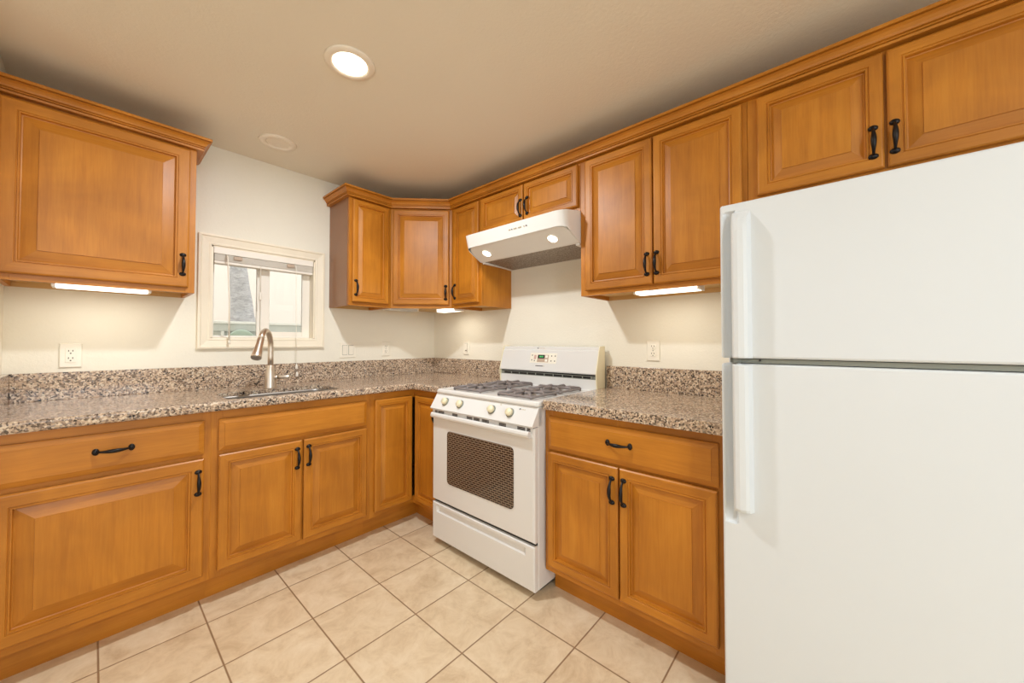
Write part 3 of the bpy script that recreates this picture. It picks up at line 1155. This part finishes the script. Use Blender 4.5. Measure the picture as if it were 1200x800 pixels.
mb = MB(M['plate'], M['dark'], M['digits'], M['taupe'], M['pink'], M['print'], M['vinyl'])
on_guard(mb, .258, .018, .210, .066, 0)
on_guard(mb, .318, .030, .088, .048, 3, .0014)
on_guard(mb, .322, .030, .052, .024, 1, .0022)
for k in range(4):
    on_guard(mb, .334 + k * .008, .037, .005, .010, 2, .0027)
for t in (.033, .058):
    on_guard(mb, .381, t, .018, .016, 6, .0022)
on_guard(mb, .290, .032, .018, .028, 4, .0014)
for x, t in ((.270, .030), (.270, .062), (.293, .066), (.425, .032), (.452, .032), (.425, .064), (.452, .064)):
    on_guard(mb, x, t, .007, .008, 5, .0014)
mb.build('oven_controls', bg_o, 'clock display with buttons')
mb = MB(M['print'], M['faint'])
for k in range(7):
    on_guard(mb, .312 + k * .0085, .100, .0072, .006, 0)
on_guard(mb, .374, .100, .007, .006, 1)
mb.build('lettering', bg_o)
mb = MB(M['print'], M['faint'])
v0 = Vector((.300, .5855, 1.117))
mb.box(.300, .308, .5868, .588, 1.1175, 1.1255, 0, 0)
for k in range(4):
    mb.box(.314 + k * .012, .322 + k * .012, .5868, .588, 1.120, 1.123, 0, 1)
mb.build('logo_lettering', bg_o)

# ------------------------------------------------------------------ range hood
M['hood'] = plain('white_hood_enamel', srgb(232, 230, 226), 0.42, mottled=0.004)
hd = thing('range_hood', 'white under-cabinet range hood with two lit lamps above the range', 'hood', (0, -.9275, 1.68), R(-90))
HW = .760
# plan outline (x along wall, y = distance in front of wall as negative), front corners rounded
def plan(y_front, r=.055, n=7):
    pts = [(0.0, -.003)]
    pts += [(r - r * math.cos(R(a)), y_front + r - r * math.sin(R(a))) for a in [90 * k / n for k in range(n + 1)]]
    pts += [(HW - r + r * math.sin(R(a)), y_front + r - r * math.cos(R(a))) for a in [90 * k / n for k in range(n + 1)]]
    pts += [(HW, -.003)]
    return pts
def ztop(y):
    return 1.832 + max(0, min(1, (y + .475) / .165)) * .034
def zbot(y):
    if y < -.425:
        return 1.752 + (-.425 - y) * .2
    if y < -.315:
        return 1.694 + (-.315 - y) / .11 * .058
    return 1.681 + (-y / .315) * .013
Zl = -1.68
P_top = plan(-.476)
P_bot = plan(-.455)
mb = MB(M['hood'])
sh_out = []
for a, b in zip(P_top, P_bot):
    sh_out.append(((a[0], a[1], ztop(a[1]) + Zl), (b[0], b[1], zbot(b[1]) + Zl)))
# shell: outer skin with an intermediate subdivision along the sides so the bottom profile is followed
def densify(P):
    out = []
    for i in range(len(P)):
        out.append(P[i])
        if i in (0, len(P) - 2):
            q0, q1 = P[i], P[i + 1]
            ys = [-.10, -.20, -.315, -.36, -.39]
            if i == len(P) - 2:
                ys = ys[::-1]
            for y in ys:
                t = (y - q0[1]) / (q1[1] - q0[1])
                if 0 < t < 1:
                    out.append((q0[0] + t * (q1[0] - q0[0]), y))
    return out
A, B = densify(P_top), densify(P_bot)
bm = mb.bm
va = [bm.verts.new((p[0], p[1], ztop(p[1]) + Zl)) for p in A]
vb = [bm.verts.new((p[0], p[1], zbot(p[1]) + Zl)) for p in B]
ins = [(min(max(p[0], .006), HW - .006), max(p[1], -.447) if p[1] < -.1 else p[1]) for p in B]
vc = [bm.verts.new((p[0], p[1], zbot(p[1]) + Zl + .002)) for p in ins]
vd = [bm.verts.new(v.co) for v in vb]
ve = [bm.verts.new(v.co) for v in va]
N = len(A)
for i in range(N - 1):
    f = bm.faces.new((va[i], va[i + 1], vb[i + 1], vb[i]))
    f.smooth = True
    bm.faces.new((vd[i], vd[i + 1], vc[i + 1], vc[i]))
# top cover in strips and sloped lamp panel below
topc = bm.faces.new(ve)
bmesh.ops.triangulate(bm, faces=[topc])
mb.build('shell', hd)
mb = MB(M['hood'])
secs = [(-.444, .056, 1.759), (-.432, .030, 1.7565), (-.425, .022, 1.7545), (-.400, .009, 1.7413), (-.316, .007, 1.697), (-.300, .007, 1.6935)]
mb.loft([[(xl, y, z + Zl), (HW - xl, y, z + Zl), (HW - xl, y, z + Zl + .007), (xl, y, z + Zl + .007)] for y, xl, z in secs])
mb.build('lamp_panel', hd)
mb = MB(M['hood'])
frame(mb, .007, HW - .007, 0, .1, .02, .02, .0, .0, -.3, -.02, 0) if False else None
mb.box(.007, .030, -.300, -.004, 1.684 + Zl, 1.700 + Zl).box(HW - .030, HW - .007, -.300, -.004, 1.684 + Zl, 1.700 + Zl)
mb.box(.030, HW - .030, -.018, -.004, 1.6825 + Zl, 1.700 + Zl)
mb.build('lower_frame', hd)
fl = MB(M['filter'])
fl.prism([(-.300, 1.693 + Zl), (-.019, 1.6825 + Zl), (-.019, 1.690 + Zl), (-.300, 1.700 + Zl)], 'x', .030, HW - .030)
fl.build('filter', hd, 'grey mesh grease filter')
ln = Vector((0, -.0575, -.109)).normalized()
for x in (.118, .628):
    c0 = Vector((x, -.372, 1.7265 + Zl))
    lp = MB(M['vinyl']).lathe([(.036, -.002), (.036, .003), (.030, .005), (.029, .002)], c0, ln, 28).build('lamp', hd, 'round lit lamp')
    MB(M['lens']).lathe([(.029, .0015), (.020, .004), (.001, .005)], c0, ln, 28).build('bulb_lens', lp)
    wl = hd.matrix_world @ (c0 + ln * .012)
    light('hood_light', 'SPOT', wl, P_HOOD * 4, (1, .90, .72), .025, rot=(R(-18), 0, R(-90)))
    bpy.data.lights[-1].spot_size = R(150)
mb = MB(M['faint'], M['print'])
for x, wd_, mi in ((.392, .012, 0), (.412, .006, 1), (.428, .022, 0), (.462, .022, 0), (.500, .006, 0), (.516, .008, 1)):
    mb.box(x, x + wd_, -.4712, -.460, 1.797 + Zl, 1.801 + Zl, 0, mi)
mb.build('switch_marks', hd)

# ------------------------------------------------------------------ refrigerator
FY = -2.4495
fr = thing('refrigerator', 'tall white top-freezer refrigerator at the end of the counter', 'refrigerator', (-.760, FY, 0), R(-90))
FW_, FD = .752, .070
mb = MB(M['fridge'], M['dark'])
mb.box(.004, FW_ - .004, FD + .012, .735, .028, 1.572, .006)
mb.box(.02, FW_ - .02, FD + .03, .70, 0, .028, 0, 1)
mb.box(.01, FW_ - .01, FD - .005, FD + .012, .02, .085, 0, 1)
mb.build('body', fr)
MB(M['gasket']).box(.012, FW_ - .012, FD - .004, FD + .012, .09, 1.568).box(.030, FW_ - .02, .012, FD - .004, 1.1005, 1.1125).build('gasket', fr)
def fdoor(name, z0, z1, scoop0, scoop1):
    """door whose handle-side edge is scooped back between the two heights"""
    def outline(ch, s):
        r = .010
        x1_ = FW_
        d = .020 * ch
        pts = [(s, FD - s), (s, .010), (.0015 + s, .004), (.005 + s * .5, .0005 + s * .6), (.009, s + d * .15), (.016, s + d * .65), (.025, s + d), (.035, s + d), (.042, s)]
        pts += [(x1_ - r, s), (x1_ - .003 - s, .003 + s), (x1_ - s, r), (x1_ - s, FD - s)]
        return pts
    zs = []
    for z, s in ((z0, .006), (z0 + .002, .002), (z0 + .006, 0)):
        zs.append((z, s))
    for k in range(9):
        zs.append((scoop0 + .045 * k / 8, 0))
        zs.append((scoop1 - .045 * k / 8, 0))
    for z, s in ((z1 - .006, 0), (z1 - .002, .002), (z1, .006)):
        zs.append((z, s))
    zs = sorted({(round(z, 4), s) for z, s in zs if z0 <= z <= z1})
    rings = []
    for z, s in zs:
        def rampf(d):
            d = max(0, min(1, d / .045))
            return math.sqrt(max(0, 1 - (1 - d) ** 2))
        ch = min(rampf(z - scoop0), rampf(scoop1 - z))
        rings.append([(p[0], p[1], z) for p in outline(ch, s)])
    mb = MB(M['fridge'])
    mb.loft(rings)
    return mb.build(name, fr)
fz = fdoor('freezer_door', 1.1145, 1.5775, .9, 1.556)
rf = fdoor('fridge_door', .088, 1.0985, .625, 1.30)
def fhandle(parent, z0, z1, taper_top):
    prof = lambda k: [(.036, .010), (.034, -.018 * k), (.036, -.026 * k), (.041, -.031 * k), (.052, -.033 * k), (.066, -.030 * k), (.074, -.022 * k), (.078, -.010 * k), (.082, .002)]
    rings = []
    if taper_top:
        zz = [(z0, .92), (z0 + .003, 1.0), (z1 - .06, 1.0), (z1 - .04, .9), (z1 - .022, .66), (z1 - .008, .3), (z1, .02)]
    else:
        zz = [(z0, .62), (z0 + .004, .86), (z0 + .012, 1.0), (z1 - .003, 1.0), (z1, .92)]
    for z, k in zz:
        rings.append([(p[0], p[1], z) for p in prof(k)])
    mb = MB(M['fridge'])
    mb.loft(rings, smooth=False)
    return mb.build('handle', parent)
fhandle(fz, 1.1155, 1.548, True)
fhandle(rf, .671, 1.0965, False)
MB(M['gasket'], M['dark']).box(.046, .050, .01, .03, 1.0985, 1.1145, 0, 0).build('hinge_pin', fr)
MB(M['dark']).lathe([(.003, 0), (.003, .004)], (.098, .0125, 1.109), (0, -1, 0), 10).build('screw', fr, 'tiny dark screw')

# ------------------------------------------------------------------ outlets and switches
def outlet(label, cx, cz, wall, style, w_=.070, h_=.114, cat='outlet', name='power_outlet'):
    if wall == 'back':
        t = thing(name, label, cat, (cx, -.001, cz), 0)
    else:
        t = thing(name, label, cat, (-.001, cx, cz), R(-90))
    mb = MB(M['plate'])
    mb.rings_front([(-w_ / 2, w_ / 2, -h_ / 2, h_ / 2, -.003), (-w_ / 2 + .003, w_ / 2 - .003, -h_ / 2 + .003, h_ / 2 - .003, -.006)], 0)
    mb.build('cover_plate', t)
    if style == 'block':
        rc_ = MB(M['plate']).box(-.0168, .0168, -.0085, -.0055, -.034, .034, .0012).build('receptacle', t)
        zz = (.018, -.016)
    elif style == 'duplex':
        for z in (.0195, -.0195):
            rc_ = MB(M['plate']).loft([[(p[0], -.0055, p[1] + z) for p in rrect(-.0165, .0165, -.014, .014, .010)], [(p[0], -.0085, p[1] + z) for p in rrect(-.0155, .0155, -.013, .013, .009)]]).build('receptacle', t)
            s_ = MB(M['slot'])
            for x in (-.0065, .0065):
                s_.box(x - .0013, x + .0013, -.0089, -.0083, z + .000, z + .008)
            s_.lathe([(.0026, 0), (.0026, .0005)], (0, -.0084, z - .007), (0, -1, 0), 10)
            s_.build('slots', rc_, 'dark plug slots')
        MB(M['gasket']).lathe([(.003, 0), (.002, .001)], (0, -.006, 0), (0, -1, 0), 10).build('screw', t)
        return t
    else:
        for x in ((-.023, .023) if style == 'double' else (0,)):
            MB(M['plate'], M['gasket']).box(x - .0185, x + .0185, -.0064, -.0055, -.0355, .0355, 0, 1).prism([(-.0055, -.0335), (-.0075, -.0335), (-.0105, .0335), (-.0055, .0335)], 'x', x - .0165, x + .0165).build('rocker', t)
        if style == 'single':
            MB(M['slot']).box(-.006, .006, -.0105, -.008, -.026, -.020).build('indicator', t)
        return t
    s_ = MB(M['slot'])
    for z in zz:
        for x in (-.0065, .0065):
            s_.box(x - .0014, x + .0014, -.0091, -.0083, z, z + .0075)
        s_.lathe([(.0029, 0), (.0029, .0006)], (0, -.0084, z - .008), (0, -1, 0), 10)
    s_.build('slots', rc_, 'dark plug slots')
    return t


outlet('ivory block outlet on the wall under the lone single-door wall cabinet', -2.098, 1.099, 'back', 'block')
outlet('ivory double rocker switch on the wall below the narrow cabinet past the window', -.782, 1.103, 'back', 'double', .116, .114, 'switch', 'light_switch')
outlet('ivory duplex outlet on the window wall near the room corner', -.477, 1.107, 'back', 'duplex')
outlet('narrow ivory wall switch between the room corner and the range', -.437, 1.117, 'right', 'single', .070, .114, 'switch', 'light_switch')
outlet('ivory duplex outlet above the short counter beside the refrigerator', -1.960, 1.116, 'right', 'duplex')

# ------------------------------------------------------------------ under-cabinet lights
UL = 'under-cabinet lights'


def ucl(label, loc, rz, L, lit=True, dep=.085, hgt=.034):
    t = thing('undercabinet_light', label, 'light', loc, rz, UL)
    MB(M['vinyl']).box(-L / 2, L / 2, -dep / 2, dep / 2, -.012, 0, .002).build('housing', t)
    m = 'tube' if lit else 'lensoff'
    mb = MB(M[m])
    mb.prism([(-dep / 2 + .002, -.012), (-dep / 2 + .003, -hgt + .004), (-dep / 2 + .010, -hgt), (dep / 2 - .010, -hgt), (dep / 2 - .003, -hgt + .004), (dep / 2 - .002, -.012)], 'x', -L / 2 + .012, L / 2 - .012)
    mb.build('diffuser', t, 'glowing white diffuser' if lit else 'unlit grey diffuser')
    for x0, x1 in ((-L / 2, -L / 2 + .0115), (L / 2 - .0115, L / 2)):
        MB(M['vinyl']).box(x0, x1, -dep / 2, dep / 2, -hgt, -.0121, .003).build('end_cap', t)
    if lit:
        p = t.matrix_world @ Vector((0, 0, -hgt - .004))
        light('undercabinet_glow', 'AREA', p, P_UCL, (1, .94, .80), L - .04, dep - .02, (0, 0, rz))
    return t


ZU = ZB + .0215
ucl('lit white light bar under the lone single-door wall cabinet', (-1.998, -.238, ZU), 0, .300)
ucl('lit white light bar under the tall cabinet beside the refrigerator', (-.238, -2.118, ZU), R(-90), .300)
ucl('unlit grey light bar under the narrow cabinet past the window', (-.470, -.215, ZU), 0, .250, False, .10, .028)
ucl('short lit light bar under the corner cabinet on the range side', (-.215, -.480, ZU), R(-90), .230)

# ------------------------------------------------------------------ ceiling lamps
def can(label, x, y, lit):
    t = thing('recessed_light', label, 'ceiling light', (x, y, H), 0, 'recessed ceiling lights')
    ro, ri = (.098, .064) if lit else (.094, .056)
    MB(M['ceiltrim']).lathe([(ro, 0), (ro - .003, -.0055), (ri + .012, -.009), (ri + .003, -.006), (ri + .001, .004), (ri + .001, .05), (ri + .003, .05), (ri + .004, .012), (ro, -.0002)], n=48).build('trim_ring', t)
    if lit:
        MB(M['lens']).lathe([(.001, -.0075), (ri - .004, -.0068), (ri, -.0045), (ri, .02), (.001, .02)], n=40).build('lens', t, 'bright lit lens')
        light('ceiling_glow', 'AREA', (x, y, H - .012), P_CAN, WARM, .11)
    else:
        MB(M['lensoff2']).lathe([(.001, .008), (.026, .011), (ri - .001, .026), (ri - .001, .032), (.001, .032)], n=40).build('lens', t, 'unlit recessed bulb face')
    return t


M['ceiltrim'] = plain('beige_lamp_trim', srgb(240, 230, 214), 0.45)
M['lensoff2'] = plain('dull_bulb_face', srgb(176, 156, 130), 0.5)
can('lit round recessed ceiling light in the middle of the ceiling', CAN[0][0], CAN[0][1], True)
can('unlit round recessed ceiling light close to the window wall', CAN[1][0], CAN[1][1], False)
can('added unseen fill lamp, lit and round, farther back in the ceiling past the refrigerator', CAN[2][0], CAN[2][1], True)  # unseen can added behind the camera for extra light
